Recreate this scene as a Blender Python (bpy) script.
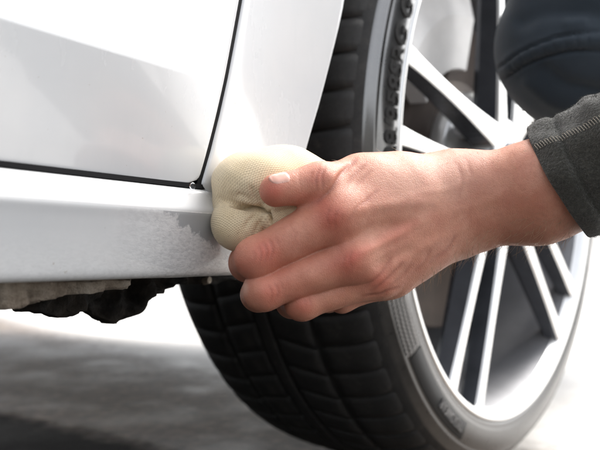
import bpy, bmesh, math, random
import numpy as np
random.seed(7); rng = np.random.default_rng(7)
S = bpy.context.scene
for o in list(bpy.data.objects): bpy.data.objects.remove(o, do_unlink=True)
COL = S.collection
PI = math.pi

# ------------------------------------------------------------------ camera, sky, sun, exposure
FPX = 833.33                                   # focal length in pixels of a 600 px wide frame (50 mm on 36 mm)
PSI, PIT = math.radians(59.0), math.radians(2.13)
CF = np.array([math.sin(PSI)*math.cos(PIT), math.cos(PSI)*math.cos(PIT), math.sin(PIT)])
CR = np.array([math.cos(PSI), -math.sin(PSI), 0.0])
CU = np.cross(CR, CF)
CAM = np.array([0.0, -0.25, 0.2147])
cd = bpy.data.cameras.new('camera'); cam = bpy.data.objects.new('camera', cd); COL.objects.link(cam)
cd.lens = 50; cd.sensor_width = 36; cd.clip_start = 0.01; cd.clip_end = 2000
cd.dof.use_dof = True; cd.dof.focus_distance = 0.398; cd.dof.aperture_fstop = 12.5
from mathutils import Matrix, Vector
cam.matrix_world = Matrix(((CR[0], CU[0], -CF[0], CAM[0]), (CR[1], CU[1], -CF[1], CAM[1]), (CR[2], CU[2], -CF[2], CAM[2]), (0, 0, 0, 1)))
S.camera = cam

SUN_EL, SUN_AZ = math.radians(52), math.radians(20)     # azimuth measured from +X (ahead of the car) towards -Y (kerb side)
w = bpy.data.worlds.new('World'); S.world = w; w.use_nodes = True
nt = w.node_tree; bg = nt.nodes['Background']
sky = nt.nodes.new('ShaderNodeTexSky'); sky.sky_type = 'NISHITA'; sky.sun_disc = False
sky.sun_elevation = SUN_EL; sky.sun_rotation = math.radians(90) + SUN_AZ
sky.air_density = 1.0; sky.dust_density = 4.0; sky.ozone_density = 1.0
hs = nt.nodes.new('ShaderNodeHueSaturation'); hs.inputs['Saturation'].default_value = 0.22
nt.links.new(sky.outputs[0], hs.inputs['Color']); nt.links.new(hs.outputs[0], bg.inputs['Color'])
bg.inputs['Strength'].default_value = 0.15
sd = bpy.data.lights.new('sun', 'SUN'); sun = bpy.data.objects.new('sun', sd); COL.objects.link(sun)
sd.energy = 1.25; sd.angle = math.radians(42); sd.color = (1.0, 0.96, 0.90)
sv = Vector((math.cos(SUN_EL)*math.cos(SUN_AZ), -math.cos(SUN_EL)*math.sin(SUN_AZ), math.sin(SUN_EL)))
sun.rotation_euler = sv.to_track_quat('Z', 'Y').to_euler()
S.view_settings.view_transform = 'Standard'; S.view_settings.look = 'None'
S.view_settings.exposure = 1.68; S.view_settings.gamma = 1.0; S.view_settings.use_curve_mapping = False

# ------------------------------------------------------------------ helpers
def cpt(px, py, d):                            # camera axes coordinates (right, up, forward), metres
    return np.array([(px-300)/FPX*d, (225-py)/FPX*d, d])
def c2w(P):
    P = np.asarray(P, float); return CAM + P[..., 0:1]*CR + P[..., 1:2]*CU + P[..., 2:3]*CF
def w2c(P):
    Q = np.asarray(P, float) - CAM; return np.stack([Q@CR, Q@CU, Q@CF], -1)
def yplane(px, py, Y=0.0):
    d = (px-300)*CR - (py-225)*CU + FPX*CF
    return CAM + d*((Y-CAM[1])/d[1])

def mesh(name, verts, faces, mat=None, parent=None, smooth=True, loc=None):
    me = bpy.data.meshes.new(name)
    me.from_pydata([tuple(map(float, v)) for v in verts], [], [tuple(map(int, f)) for f in faces])
    if smooth: me.polygons.foreach_set('use_smooth', [True]*len(me.polygons))
    if mat: me.materials.append(mat)
    me.update()
    o = bpy.data.objects.new(name, me); COL.objects.link(o)
    if parent: o.parent = parent
    if loc is not None: o.location = loc
    return o
def bigmesh(name, V, F, mat=None, parent=None):
    V = np.ascontiguousarray(V, np.float32); F = np.ascontiguousarray(F, np.int32); n = F.shape[1]
    me = bpy.data.meshes.new(name)
    me.vertices.add(len(V)); me.vertices.foreach_set('co', V.ravel())
    me.loops.add(F.size); me.loops.foreach_set('vertex_index', F.ravel())
    me.polygons.add(len(F)); me.polygons.foreach_set('loop_start', np.arange(len(F), dtype=np.int32)*n)
    me.update(calc_edges=True)
    me.polygons.foreach_set('use_smooth', np.ones(len(F), bool))
    if mat: me.materials.append(mat)
    me.validate(); me.update()
    o = bpy.data.objects.new(name, me); COL.objects.link(o)
    if parent: o.parent = parent
    return o
def bmobj(name, bm, mat, parent=None, smooth=False):
    me = bpy.data.meshes.new(name); bmesh.ops.recalc_face_normals(bm, faces=bm.faces[:])
    bm.to_mesh(me); bm.free()
    if smooth: me.polygons.foreach_set('use_smooth', [True]*len(me.polygons))
    if mat: me.materials.append(mat)
    o = bpy.data.objects.new(name, me); COL.objects.link(o)
    if parent: o.parent = parent
    return o
def gridf(nu, nv, cu=False, cv=False):
    F = []
    for i in range(nu if cu else nu-1):
        for j in range(nv if cv else nv-1):
            a, b = i, (i+1) % nu; c, d = j, (j+1) % nv
            F.append((a*nv+c, b*nv+c, b*nv+d, a*nv+d))
    return F
def tag(o, label=None, cat=None, group=None, kind=None):
    if label: o['label'] = label
    if cat: o['category'] = cat
    if group: o['group'] = group
    if kind: o['kind'] = kind
    return o
def empty(name, loc=(0, 0, 0), parent=None):
    o = bpy.data.objects.new(name, None); COL.objects.link(o); o.location = loc; o.empty_display_size = .05
    if parent: o.parent = parent
    return o

# ------------------------------------------------------------------ materials
class NT:
    def __init__(s, name):
        s.m = bpy.data.materials.new(name); s.m.use_nodes = True; s.t = s.m.node_tree
        s.b = s.t.nodes['Principled BSDF']; s.tc = s.t.nodes.new('ShaderNodeTexCoord')
    def n(s, typ, **kw):
        x = s.t.nodes.new(typ)
        for k, v in kw.items():
            if hasattr(x, k): setattr(x, k, v)
            else: x.inputs[k.replace('_', ' ')].default_value = v
        return x
    def l(s, a, b): s.t.links.new(a, b); return s
    def noise(s, scale, detail=4, rough=.55, vec=None, dist=0):
        x = s.n('ShaderNodeTexNoise'); x.inputs['Scale'].default_value = scale; x.inputs['Detail'].default_value = detail
        x.inputs['Roughness'].default_value = rough; x.inputs['Distortion'].default_value = dist
        s.l(vec or s.tc.outputs['Object'], x.inputs['Vector']); return x.outputs['Fac']
    def ramp(s, fac, stops):
        x = s.n('ShaderNodeValToRGB'); e = x.color_ramp.elements
        while len(e) < len(stops): e.new(.5)
        for i, (p, c) in enumerate(stops):
            e[i].position = p; e[i].color = (*c, 1) if isinstance(c, tuple) else (c, c, c, 1)
        s.l(fac, x.inputs['Fac']); return x.outputs['Color']
    def math(s, op, a, b=None, clamp=False):
        x = s.n('ShaderNodeMath', operation=op); x.use_clamp = clamp
        for i, v in enumerate((a, b)):
            if v is None: continue
            if isinstance(v, (int, float)): x.inputs[i].default_value = v
            else: s.l(v, x.inputs[i])
        return x.outputs[0]
    def mix(s, fac, a, b, blend='MIX'):
        x = s.n('ShaderNodeMix', data_type='RGBA', blend_type=blend)
        for i, v in ((0, fac), (6, a), (7, b)):
            if isinstance(v, (int, float)): x.inputs[i].default_value = v
            elif isinstance(v, tuple): x.inputs[i].default_value = (*v, 1)
            else: s.l(v, x.inputs[i])
        return x.outputs[2]
    def bump(s, h, strength, dist, prev=None):
        x = s.n('ShaderNodeBump'); x.inputs['Strength'].default_value = strength; x.inputs['Distance'].default_value = dist
        s.l(h, x.inputs['Height'])
        if prev: s.l(prev, x.inputs['Normal'])
        return x.outputs['Normal']
    def set(s, **kw):
        for k, v in kw.items():
            i = s.b.inputs[k.replace('_', ' ')]
            if isinstance(v, tuple): i.default_value = (*v, 1) if len(v) == 3 and i.type == 'RGBA' else v
            elif isinstance(v, (int, float)): i.default_value = v
            else: s.l(v, i)
        return s
def simple(name, col, rough=.5, metal=0., bump=None, var=.15, vscale=40):
    t = NT(name); nz = t.noise(vscale, 5)
    c2 = tuple(c*(1-var) for c in col); c3 = tuple(min(1, c*(1+var)) for c in col)
    t.set(Base_Color=t.ramp(nz, [(.3, c2), (.7, c3)]), Roughness=rough, Metallic=metal)
    if bump: t.set(Normal=t.bump(t.noise(bump[0], 6), bump[1], bump[2]))
    return t.m

def paint_mat(name, dirt=0.0, soap=False):
    t = NT(name)
    base = (.78, .79, .80)
    n1 = t.noise(14, 4); sm = t.noise(55, 6, .6)
    col = t.ramp(n1, [(.3, (.525, .532, .540)), (.7, (.562, .565, .568))])
    rough = t.math('ADD', .14, t.math('MULTIPLY', sm, .12))
    # dried water streaks, strengthened to stand in for cloudy reflections
    mp = t.n('ShaderNodeMapping'); mp.inputs['Scale'].default_value = (60, 60, 16); t.l(t.tc.outputs['Object'], mp.inputs['Vector'])
    streak = t.noise(1.0, 5, .6, mp.outputs[0])
    film_refl = t.ramp(streak, [(.52, 0.0), (.75, 1.0)])
    col = t.mix(t.math('MULTIPLY', film_refl, .34), col, (.47, .482, .49))
    rough = t.math('ADD', rough, t.math('MULTIPLY', film_refl, .10))
    bl = t.noise(9, 3, .5, dist=.8); col = t.mix(t.ramp(bl, [(.46, 0.0), (.60, .40)]), col, (.48, .497, .515)); rough = t.math('ADD', rough, t.math('MULTIPLY', t.ramp(bl, [(.46, 0.0), (.60, 1.0)]), .06))  # soft grey blotches paint cloudy reflections into the colour
    # fine dirt specks
    sp = t.noise(420, 2); spm = t.ramp(sp, [(.735, 0.0), (.78, 1.0)])
    col = t.mix(t.math('MULTIPLY', spm, .5), col, (.30, .26, .22))
    norm = t.bump(t.noise(5000, 2), .02, .0004)
    if soap:
        sep = t.n('ShaderNodeSeparateXYZ'); t.l(t.tc.outputs['Object'], sep.inputs[0])
        X, Z = sep.outputs['X'], sep.outputs['Z']
        wob = t.math('MULTIPLY', t.math('SUBTRACT', t.noise(170, 5, .55), .5), .013)
        line = t.math('SUBTRACT', .2355, t.math('MULTIPLY', t.math('SUBTRACT', X, .287), .36))
        def soft(a, lo_, hi_):
            m_ = t.n('ShaderNodeMapRange', interpolation_type='SMOOTHSTEP'); t.l(a, m_.inputs[0]); m_.inputs[1].default_value = lo_; m_.inputs[2].default_value = hi_; return m_.outputs[0]
        wob = t.math('ADD', wob, t.math('MULTIPLY', t.math('SUBTRACT', t.noise(1100, 3, .6), .5), .0030))
        wiped = t.math('MULTIPLY', soft(t.math('SUBTRACT', t.math('ADD', Z, wob), line), -.0006, .0016), soft(t.math('ADD', X, t.math('MULTIPLY', wob, .8)), .286, .290))
        wiped = t.math('MULTIPLY', wiped, t.math('LESS_THAN', Z, .2352))
        dry = t.math('LESS_THAN', Z, .2356)
        film2 = t.math('MULTIPLY', dry, t.math('SUBTRACT', 1.0, wiped))
        mp2 = t.n('ShaderNodeMapping'); mp2.inputs['Scale'].default_value = (300, 300, 800); mp2.inputs['Rotation'].default_value = (0, .32, 0)
        t.l(t.tc.outputs['Object'], mp2.inputs['Vector'])
        rip = t.noise(1.0, 4, .6, mp2.outputs[0], .6)
        near = t.n('ShaderNodeMapRange'); t.l(X, near.inputs[0]); near.inputs[1].default_value = .255; near.inputs[2].default_value = .310
        low = t.n('ShaderNodeMapRange'); t.l(Z, low.inputs[0]); low.inputs[1].default_value = .226; low.inputs[2].default_value = .206
        amt = t.math('MULTIPLY', film2, t.math('MAXIMUM', t.math('MULTIPLY', near.outputs[0], 1.0), t.math('MULTIPLY', low.outputs[0], .35)))
        col = t.mix(t.math('MULTIPLY', film2, .55), col, (.495, .515, .535))
        col = t.mix(t.math('MULTIPLY', amt, .9), col, t.ramp(rip, [(.30, (.55, .555, .555)), (.48, (.70, .70, .695)), (.66, (.84, .84, .83))]))
        col = t.mix(wiped, col, (.40, .415, .43))
        rough = t.math('ADD', rough, t.math('MULTIPLY', film2, .30))
        norm = t.bump(t.math('MULTIPLY', rip, amt), .30, .0006, norm)
        d1 = t.noise(150, 4, .7); dm = t.ramp(d1, [(.66, 0.0), (.72, 1.0)])
        col = t.mix(t.math('MULTIPLY', t.math('MULTIPLY', dm, low.outputs[0]), .7), col, (.27, .22, .17))
    t.set(Base_Color=col, Roughness=rough, Coat_Weight=.6, Coat_Roughness=.05, Normal=norm)
    return t.m

M = {}
M['paint'] = paint_mat('white_paint')
M['sill'] = paint_mat('white_paint_soapy', soap=True)
M['dull_black'] = simple('dull_black_fill', (.006, .006, .007), .85)
M['dull_black'].node_tree.nodes['Principled BSDF'].inputs['Specular IOR Level'].default_value = .15
M['black_plastic'] = simple('black_plastic', (.006, .006, .0065), .8, bump=(300, .3, .001), var=.4)
M['black_plastic'].node_tree.nodes['Principled BSDF'].inputs['Specular IOR Level'].default_value = .2
def dirty_mat():
    t = NT('dirty_sill_metal'); a = t.noise(70, 6, .7); b = t.noise(340, 5, .7)
    col = t.ramp(a, [(.30, (.085, .062, .042)), (.48, (.21, .17, .13)), (.72, (.33, .29, .235))])
    col = t.mix(t.ramp(b, [(.50, 0.0), (.70, .6)]), col, (.10, .075, .052))
    t.set(Base_Color=col, Roughness=.9, Normal=t.bump(b, .9, .003)); return t.m
M['dirty_metal'] = dirty_mat()
def tread_mat():
    t = NT('tyre_tread_rubber'); n = t.noise(60, 6, .65); f = t.noise(700, 3)
    t.set(Base_Color=t.ramp(n, [(.3, (.012, .012, .012)), (.55, (.024, .023, .022)), (.75, (.055, .050, .045))]), Roughness=t.math('ADD', .55, t.math('MULTIPLY', f, .3)),
          Normal=t.bump(f, .35, .0006)); return t.m
def side_mat():
    t = NT('tyre_sidewall_rubber'); n = t.noise(90, 6, .65)
    def dress():                                # wet, dressed rubber above, dull road dirt low down
        sp = t.n('ShaderNodeSeparateXYZ'); t.l(t.tc.outputs['Object'], sp.inputs[0])
        h = t.math('ADD', sp.outputs['Y'], t.math('MULTIPLY', t.math('SUBTRACT', t.noise(30, 5), .5), .10))
        m = t.n('ShaderNodeMapRange'); t.l(h, m.inputs[0]); m.inputs[1].default_value = -.15; m.inputs[2].default_value = -.04; m.inputs[3].default_value = .08
        return m.outputs[0]
    t.dress = dress; f = t.noise(1200, 3)
    t.set(Base_Color=t.ramp(n, [(.3, (.020, .0195, .019)), (.7, (.042, .040, .037))]), Roughness=t.math('ADD', .22, t.math('MULTIPLY', n, .14)), Coat_Weight=t.dress(), Coat_Roughness=.17, Coat_IOR=2.2,
          Normal=t.bump(f, .10, .0003)); return t.m
M['tread'] = tread_mat(); M['side'] = side_mat()
M['letter'] = simple('raised_rubber_letter', (.012, .012, .012), .85)
M['letter_soft'] = simple('raised_rubber_mark', (.17, .165, .16), .6)
M['band'] = simple('black_rubber_band', (.014, .014, .014), .7)
M['alloy'] = simple('machined_alloy', (.86, .86, .85), .28, .75, bump=(900, .06, .0003), var=.04)
M['alloy_dark'] = simple('grey_painted_alloy', (.075, .080, .092), .22, .4, var=.2)
M['barrel'] = simple('alloy_barrel', (.24, .24, .25), .55, .6, var=.08)
M['disc'] = simple('brake_disc_iron', (.055, .040, .032), .55, .4, var=.3)
M['caliper'] = simple('silver_brake_caliper', (.85, .84, .83), .45, .1, var=.06)
M['chrome'] = simple('bolt_chrome', (.75, .75, .76), .15, .95, var=.05)

# ------------------------------------------------------------------ ground
def ground_mat():
    t = NT('wet_concrete'); n1 = t.noise(5.5, 6, .6); n2 = t.noise(26, 8, .65); n3 = t.noise(260, 4)
    sep = t.n('ShaderNodeSeparateXYZ'); t.l(t.tc.outputs['Object'], sep.inputs[0])
    col = t.ramp(n2, [(.3, (.42, .40, .375)), (.5, (.50, .48, .455)), (.7, (.57, .55, .525))])
    # old asphalt patch nearer the rear of the car
    edge = t.math('ADD', t.math('SUBTRACT', sep.outputs['X'], t.math('MULTIPLY', t.math('SUBTRACT', sep.outputs['Y'], .37), .16)), t.math('MULTIPLY', t.math('SUBTRACT', n2, .5), .12))
    asp = t.n('ShaderNodeMapRange'); t.l(edge, asp.inputs[0]); asp.inputs[1].default_value = .74; asp.inputs[2].default_value = .70
    col = t.mix(asp.outputs[0], col, t.ramp(n3, [(.3, (.012, .0115, .011)), (.7, (.034, .031, .028))]))
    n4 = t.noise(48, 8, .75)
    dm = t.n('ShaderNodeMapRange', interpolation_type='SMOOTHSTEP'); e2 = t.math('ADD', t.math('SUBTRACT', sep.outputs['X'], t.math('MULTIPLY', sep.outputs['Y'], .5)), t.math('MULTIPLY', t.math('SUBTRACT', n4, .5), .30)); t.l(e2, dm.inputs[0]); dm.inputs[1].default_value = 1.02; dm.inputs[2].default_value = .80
    col = t.mix(t.math('MULTIPLY', dm.outputs[0], .92), col, t.ramp(n4, [(.36, (.030, .020, .013)), (.5, (.10, .068, .045)), (.62, (.20, .148, .106)), (.72, (.36, .29, .23))]))  # darker brown under the car: damp tone with its shade painted in
    col = t.mix(asp.outputs[0], col, t.ramp(n3, [(.3, (.012, .0115, .011)), (.7, (.034, .031, .028))]))
    wet = t.ramp(n1, [(.42, 0.0), (.58, 1.0)])
    col = t.mix(t.math('MULTIPLY', wet, .12), col, (.19, .175, .16))
    rough = t.math('ADD', t.math('ADD', t.math('MULTIPLY', t.math('SUBTRACT', 1.0, wet), .08), .40), t.math('MULTIPLY', asp.outputs[0], .4))
    pud = t.ramp(t.noise(11, 3, .5), [(.54, 0.0), (.74, 1.0)]); rough = t.math('SUBTRACT', rough, t.math('MULTIPLY', pud, .07), True)
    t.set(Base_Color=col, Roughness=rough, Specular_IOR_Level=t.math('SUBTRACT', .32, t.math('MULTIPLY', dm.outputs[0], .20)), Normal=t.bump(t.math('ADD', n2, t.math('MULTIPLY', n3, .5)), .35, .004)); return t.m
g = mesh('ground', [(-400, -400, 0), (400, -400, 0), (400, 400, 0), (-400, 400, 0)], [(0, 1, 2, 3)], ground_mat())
tag(g, 'wet grey concrete and dark asphalt ground under the white car', kind='structure')

# ------------------------------------------------------------------ car
car = empty('car', (0.3, 0.0, 0.0))
tag(car, 'glossy white car seen close up beside its front wheel, sill wet and soapy', 'car')
def carp(o): o.location = tuple(Vector(o.location) - car.location); o.parent = car; return o
def sst(a, b, x): t = np.clip((x-a)/(b-a), 0, 1); return t*t*(3-2*t)

def bodyY(X, z):                                # skin of the side: crease at z = .302 that fades forwards
    X = np.asarray(X, float); z = np.asarray(z, float)
    fade = 1 - sst(.265, .345, X)
    up = np.maximum(z-.3025, 0); dn = np.maximum(.3025-z, 0)
    sh = .30*up*fade + .015*up*(1-fade)
    sh = np.where(z > .3025, sh, 0)
    soft = .004
    under = -.0 + .21*dn*fade + .015*dn*(1-fade)
    crown = .10*np.maximum(z-.42, 0)**1.0*(1-.0) + .6*np.maximum(z-.6, 0)**2
    return np.sqrt(sh**2+1e-8) + under + crown
def panel(name, XZ, nu, nv, mat, flange_edges, depth=.014, rad=.0016):
    """XZ[nu][nv] outline grid; edges in flange_edges ('u0','u1','v0','v1') get a small rounded return inwards"""
    XZ = np.asarray(XZ).reshape(nu, nv, 2)
    Y = bodyY(XZ[..., 0], XZ[..., 1])
    P = np.stack([XZ[..., 0], Y, XZ[..., 1]], -1)
    def add(P, side):
        if side == 'u0': e, e1 = P[0], P[1]
        if side == 'u1': e, e1 = P[-1], P[-2]
        if side == 'v0': e, e1 = P[:, 0], P[:, 1]
        if side == 'v1': e, e1 = P[:, -1], P[:, -2]
        out = e-e1; out[..., 1] = 0; out /= np.linalg.norm(out, axis=-1, keepdims=True)+1e-12
        rows = []
        for k in range(1, 5):
            a = k/4*PI/2; rows.append(e + out*rad*math.sin(a) + np.array([0, 1, 0])*rad*(1-math.cos(a)))
        rows.append(rows[-1] + np.array([0, depth, 0]))
        if side == 'u0': return np.concatenate([np.stack(rows[::-1]), P], 0)
        if side == 'u1': return np.concatenate([P, np.stack(rows)], 0)
        if side == 'v0': return np.concatenate([np.stack(rows[::-1], 1), P], 1)
        return np.concatenate([P, np.stack(rows, 1)], 1)
    for s in flange_edges: P = add(P, s)
    a, b = P.shape[:2]
    return carp(mesh(name, P.reshape(-1, 3), gridf(a, b), mat))
# gap line between door and fender
gz = np.array([.20, .2495, .30, .35, .42, .55, .80]); gx = np.array([.3195, .3256, .3405, .3576, .378, .400, .415])
GP = np.polyfit(gz[1:], gx[1:], 3, w=[4, 4, 4, 2, 1, 1]); 
def gapx(z): return np.polyval(GP, z)
# front door skin
nu, nv = 60, 90
zz = np.concatenate([np.linspace(.2505, .33, 56), np.linspace(.335, .80, nv-56)])
XZ = []
for i in range(nu):
    s = i/(nu-1); s = 1-(1-s)**1.6
    for z in zz:
        x1 = float(gapx(z)) - .0026
        cr = .0045                                # rounded lower front corner
        dz = max(0.0, cr-(z-.2505)); x1 -= cr - math.sqrt(max(0, cr*cr-dz*dz))
        XZ.append((-.75 + s*(x1+.75), z))
door = panel('front_door', XZ, nu, nv, M['paint'], ('u1', 'v0'))
# front fender with the wheel arch
WC = np.array([.8102, -.0137, .305])
arch = [(.400, .204), (.405, .225), (.4218, .2773), (.4395, .3095), (.4735, .3785)]
for k in range(1, 14):
    a = PI - math.radians(14) - k*math.radians(152/14)
    arch.append((WC[0]+(.345+.002*k)*math.cos(a), WC[2]+.015+(.345+.002*k)*math.sin(a)))
arch += [(1.176, .345), (1.186, .29), (1.188, .225), (1.19, .19)]
arch = np.array(arch); ln = np.r_[0, np.cumsum(np.hypot(*np.diff(arch, axis=0).T))]
ns = 90; ss = np.linspace(0, ln[-1], ns); A = np.stack([np.interp(ss, ln, arch[:, 0]), np.interp(ss, ln, arch[:, 1])], -1)
# soften the polyline
for _ in range(2): A[1:-1] = .25*A[:-2] + .5*A[1:-1] + .25*A[2:]
XZ = []
for i in range(ns):
    ax, az = A[i]
    # matching outer point: door gap at the rear, top edge, then front end
    if ax < .55 and az < .62:
        z0 = .2506 + (az-.204)/(.62-.204)*(.80-.2506); ox, oz = float(gapx(z0))+.0040, z0
        z0 = max(z0, .2506)
    elif az > .5 and .5 < ax < 1.12:
        f = (ax-.5)/.62; ox, oz = .42 + f*1.4, .80 - .12*f
    else:
        f = (az-.19)/(.55-.19); ox, oz = 1.82, .19 + min(1, max(0, f))*.49
    for j in range(24):
        t = j/23; t = t**1.3
        XZ.append((ax+(ox-ax)*t, az+(oz-az)*t))
XZ = np.array(XZ).reshape(ns, 24, 2)
for _ in range(6):
    XZ[1:-1, 1:] = .25*XZ[:-2, 1:] + .5*XZ[1:-1, 1:] + .25*XZ[2:, 1:]
    for i in range(ns):
        if XZ[i, -1, 0] < .4175: XZ[i, -1, 0] = float(gapx(XZ[i, -1, 1]))+.0040
fender = panel('front_fender', XZ.reshape(-1, 2), ns, 24, M['paint'], ('v0', 'v1', 'u0'), depth=.018, rad=.0028)
# sill (rocker panel): profile swept along X
prof = [(.0120, .2477), (.0040, .2477), (.0022, .2471), (.0008, .2457), (-.0014, .2420), (-.0034, .2385), (-.0044, .2368), (-.0046, .2358), (-.0041, .2348),
        (-.0026, .2310), (-.0006, .2250), (.0016, .2180), (.0038, .2110), (.0052, .2068), (.0062, .2052), (.0080, .2044), (.0120, .2043), (.0300, .2050)]
pf = np.array(prof); pl = np.r_[0, np.cumsum(np.hypot(*np.diff(pf, axis=0).T))]
q = np.linspace(0, pl[-1], 70); pf = np.stack([np.interp(q, pl, pf[:, 0]), np.interp(q, pl, pf[:, 1])], -1)
for _ in range(2): pf[1:-1] = .25*pf[:-2]+.5*pf[1:-1]+.25*pf[2:]
xs = np.r_[np.linspace(-.75, .15, 12), np.linspace(.16, .396, 60)]
V = [(x - (.0 if i < len(xs)-1 else 0), y + .004*max(0, (x-.385)/.011)**2, z) for i, x in enumerate(xs) for y, z in pf]
sill = carp(mesh('sill_panel', V, gridf(len(xs), len(pf)), M['sill']))
# black strips filling the shut lines, standing for the shade inside
def boxv(name, x0, x1, y0, y1, z0, z1, mat, parent=None, bev=0):
    bm = bmesh.new(); bmesh.ops.create_cube(bm, size=1)
    for v in bm.verts: v.co = ((x0+x1)/2+v.co.x*(x1-x0), (y0+y1)/2+v.co.y*(y1-y0), (z0+z1)/2+v.co.z*(z1-z0))
    if bev: bmesh.ops.bevel(bm, geom=bm.edges[:], offset=bev, segments=2, affect='EDGES', profile=.6)
    return bmobj(name, bm, mat, parent, smooth=False)
carp(boxv('door_gap_shade', -.75, .404, .0030, .045, .2478, .2500, M['dull_black']))
gv = []
for z in np.linspace(.249, .80, 30):
    x = float(gapx(z)); y = float(bodyY(x, z))+.0010
    gv += [(x-.0016, y, z), (x+.0024, y, z), (x+.0024, y+.02, z), (x-.0016, y+.02, z)]
carp(mesh('pillar_gap_shade', gv, gridf(30, 4, cv=True), M['dull_black'], smooth=False))
# underbody: floor, wheel housing, dirty sill flange and undertray pieces
carp(boxv('floor_pan', -1.6, .42, .045, 1.72, .205, .26, M['black_plastic']))
carp(boxv('engine_undertray', 1.19, 1.75, .03, 1.72, .20, .26, M['black_plastic']))
carp(boxv('bonnet', .42, 1.78, .06, 1.70, .76, .80, M['paint'], bev=.015))
carp(boxv('cabin_side', -1.6, .42, .075, 1.70, .78, 1.25, M['dull_black'], bev=.03))
def extr(name, pix, Y0, Y1, mat, bev=.0012, parent=car):
    pts = [yplane(px, py, Y0) for px, py in pix]
    bm = bmesh.new(); a = [bm.verts.new((p[0], Y0, p[2])) for p in pts]; b = [bm.verts.new((p[0], Y1, p[2])) for p in pts]
    n = len(a); bm.faces.new(a); bm.faces.new(b[::-1])
    for i in range(n): bm.faces.new((a[i], b[i], b[(i+1) % n], a[(i+1) % n]))
    bmesh.ops.bevel(bm, geom=bm.edges[:], offset=bev, segments=2, affect='EDGES')
    bmesh.ops.triangulate(bm, faces=[f for f in bm.faces if len(f.verts) > 4])
    for _ in range(4):
        bmesh.ops.subdivide_edges(bm, edges=[e for e in bm.edges if e.calc_length() > .0035], cuts=1)
        bmesh.ops.triangulate(bm, faces=[f for f in bm.faces if len(f.verts) > 4])
    P = np.array([v.co[:] for v in bm.verts]); rr = np.random.default_rng(len(name))
    kk = rr.normal(size=(14, 3))*np.r_[np.full(7, 160), np.full(7, 480)][:, None]; ph = rr.uniform(0, 6.28, (14, 3)); am = np.r_[np.full(7, .0009), np.full(7, .00035)]
    for v, p in zip(bm.verts, P):
        sn = np.sin((kk@p)[:, None]+ph)*am[:, None]; v.co += Vector(sn.sum(0)*np.array([.22, 1.3, .30]))
    return carp(bmobj(name, bm, mat, smooth=True))
extr('sill_flange', [(-60, 280), (128, 278), (124, 287), (120, 290.5), (62, 293), (48, 297), (40, 305), (20, 309), (-60, 312)], .016, .030, M['dirty_metal'], .0012)
def grime_mat():
    t = NT('grimy_black_underbody'); a = t.noise(55, 6, .7); b = t.noise(420, 4, .6)
    col = t.ramp(a, [(.42, (.006, .0055, .005)), (.62, (.022, .018, .014)), (.78, (.075, .06, .046))])
    t.set(Base_Color=col, Roughness=.85, Specular_IOR_Level=.2, Normal=t.bump(b, .6, .002)); return t.m
M['grime'] = grime_mat()
extr('jacking_point', [(15, 300), (60, 288), (112, 284), (100, 300), (86, 309), (80, 317), (70, 319), (45, 315), (20, 310)], .038, .046, M['grime'], .0012)
extr('underbody_cover', [(76, 270), (250, 266), (250, 281), (215, 283.5), (180, 283.5), (165, 286), (151, 297), (141, 308), (125, 320.5), (117, 324.5), (106, 321), (87, 310), (78, 300)], .072, .080, M['grime'], .0012)
bm = bmesh.new(); bmesh.ops.create_cone(bm, cap_ends=True, segments=10, radius1=.0032, radius2=.0022, depth=.004, matrix=Matrix.Rotation(PI/2, 4, 'X'))
fs_ = bmobj('fastener', bm, M['dirty_metal']); fs_.location = tuple(yplane(207, 280, .069)); carp(fs_)
# wheel housing liner (inside of the arch)
V = []; lin = [(.0, .022), (.0, .10), (-.0, .34)]
for i in range(0, ns, 3):
    for k, (dr, y) in enumerate(lin):
        c = np.array([WC[0], WC[2]]); dv = A[i]-c; r = np.hypot(*dv); V.append((*(c+dv/r*(r+.004))[:1], y, (c+dv/r*(r+.004))[1]))
carp(mesh('arch_liner', V, gridf(len(range(0, ns, 3)), 3), M['black_plastic']))
carp(boxv('inner_wing', .43, 1.19, .345, .36, .30, .76, M['black_plastic']))
carp(boxv('suspension_arm', .70, .92, .25, 1.0, .20, .235, M['black_plastic'], bev=.01))

# ---- wheel: local frame, +o outwards along the axle
AXN = np.array([-.0707, -.9966, -.0424]); AXN /= np.linalg.norm(AXN)
WA = np.cross([0, 0, 1], AXN); WA /= np.linalg.norm(WA)
if WA[0] < 0: WA = -WA
WB = np.cross(WA, AXN); WB = WB if WB[2] > 0 else -WB
WM = Matrix(((WA[0], WB[0], AXN[0], WC[0]), (WA[1], WB[1], AXN[1], WC[1]), (WA[2], WB[2], AXN[2], WC[2]), (0, 0, 0, 1)))
def wheelp(o): o.parent = car; o.matrix_parent_inverse = Matrix.Identity(4); o.matrix_local = Matrix.Translation(-car.location) @ WM; return o
def pol(r, th, o): return (r*math.cos(th), r*math.sin(th), o)
def revolve(name, prof, seg, mat, closed=False):
    V = [pol(r, 2*PI*i/seg, o) for i in range(seg) for r, o in prof]
    return mesh(name, V, gridf(seg, len(prof), cu=True, cv=closed), mat)
def catmull(P, n):
    P = np.array(P, float); Q = np.vstack([2*P[0]-P[1], P, 2*P[-1]-P[-2]]); out = []
    for i in range(1, len(Q)-2):
        for t in np.linspace(0, 1, n, endpoint=False):
            a, b, c, d = Q[i-1], Q[i], Q[i+1], Q[i+2]
            out.append(.5*(2*b+(c-a)*t+(2*a-5*b+4*c-d)*t*t+(3*b-a-3*c+d)*t**3))
    out.append(P[-1]); return np.array(out)
TW = .212
shape = catmull([(.2885, -.0085), (.2945, -.0165), (.2985, -.0270), (.3015, -.0450), (.3040, -.080), (.3045, -TW/2), (.3040, -TW+.080), (.3015, -TW+.0450), (.2985, -TW+.0270), (.2945, -TW+.0165), (.2885, -TW+.0085)], 8)
def tread_r(o): return float(np.interp(-o, -shape[:, 1], shape[:, 0]))
GR = .0030
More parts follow.
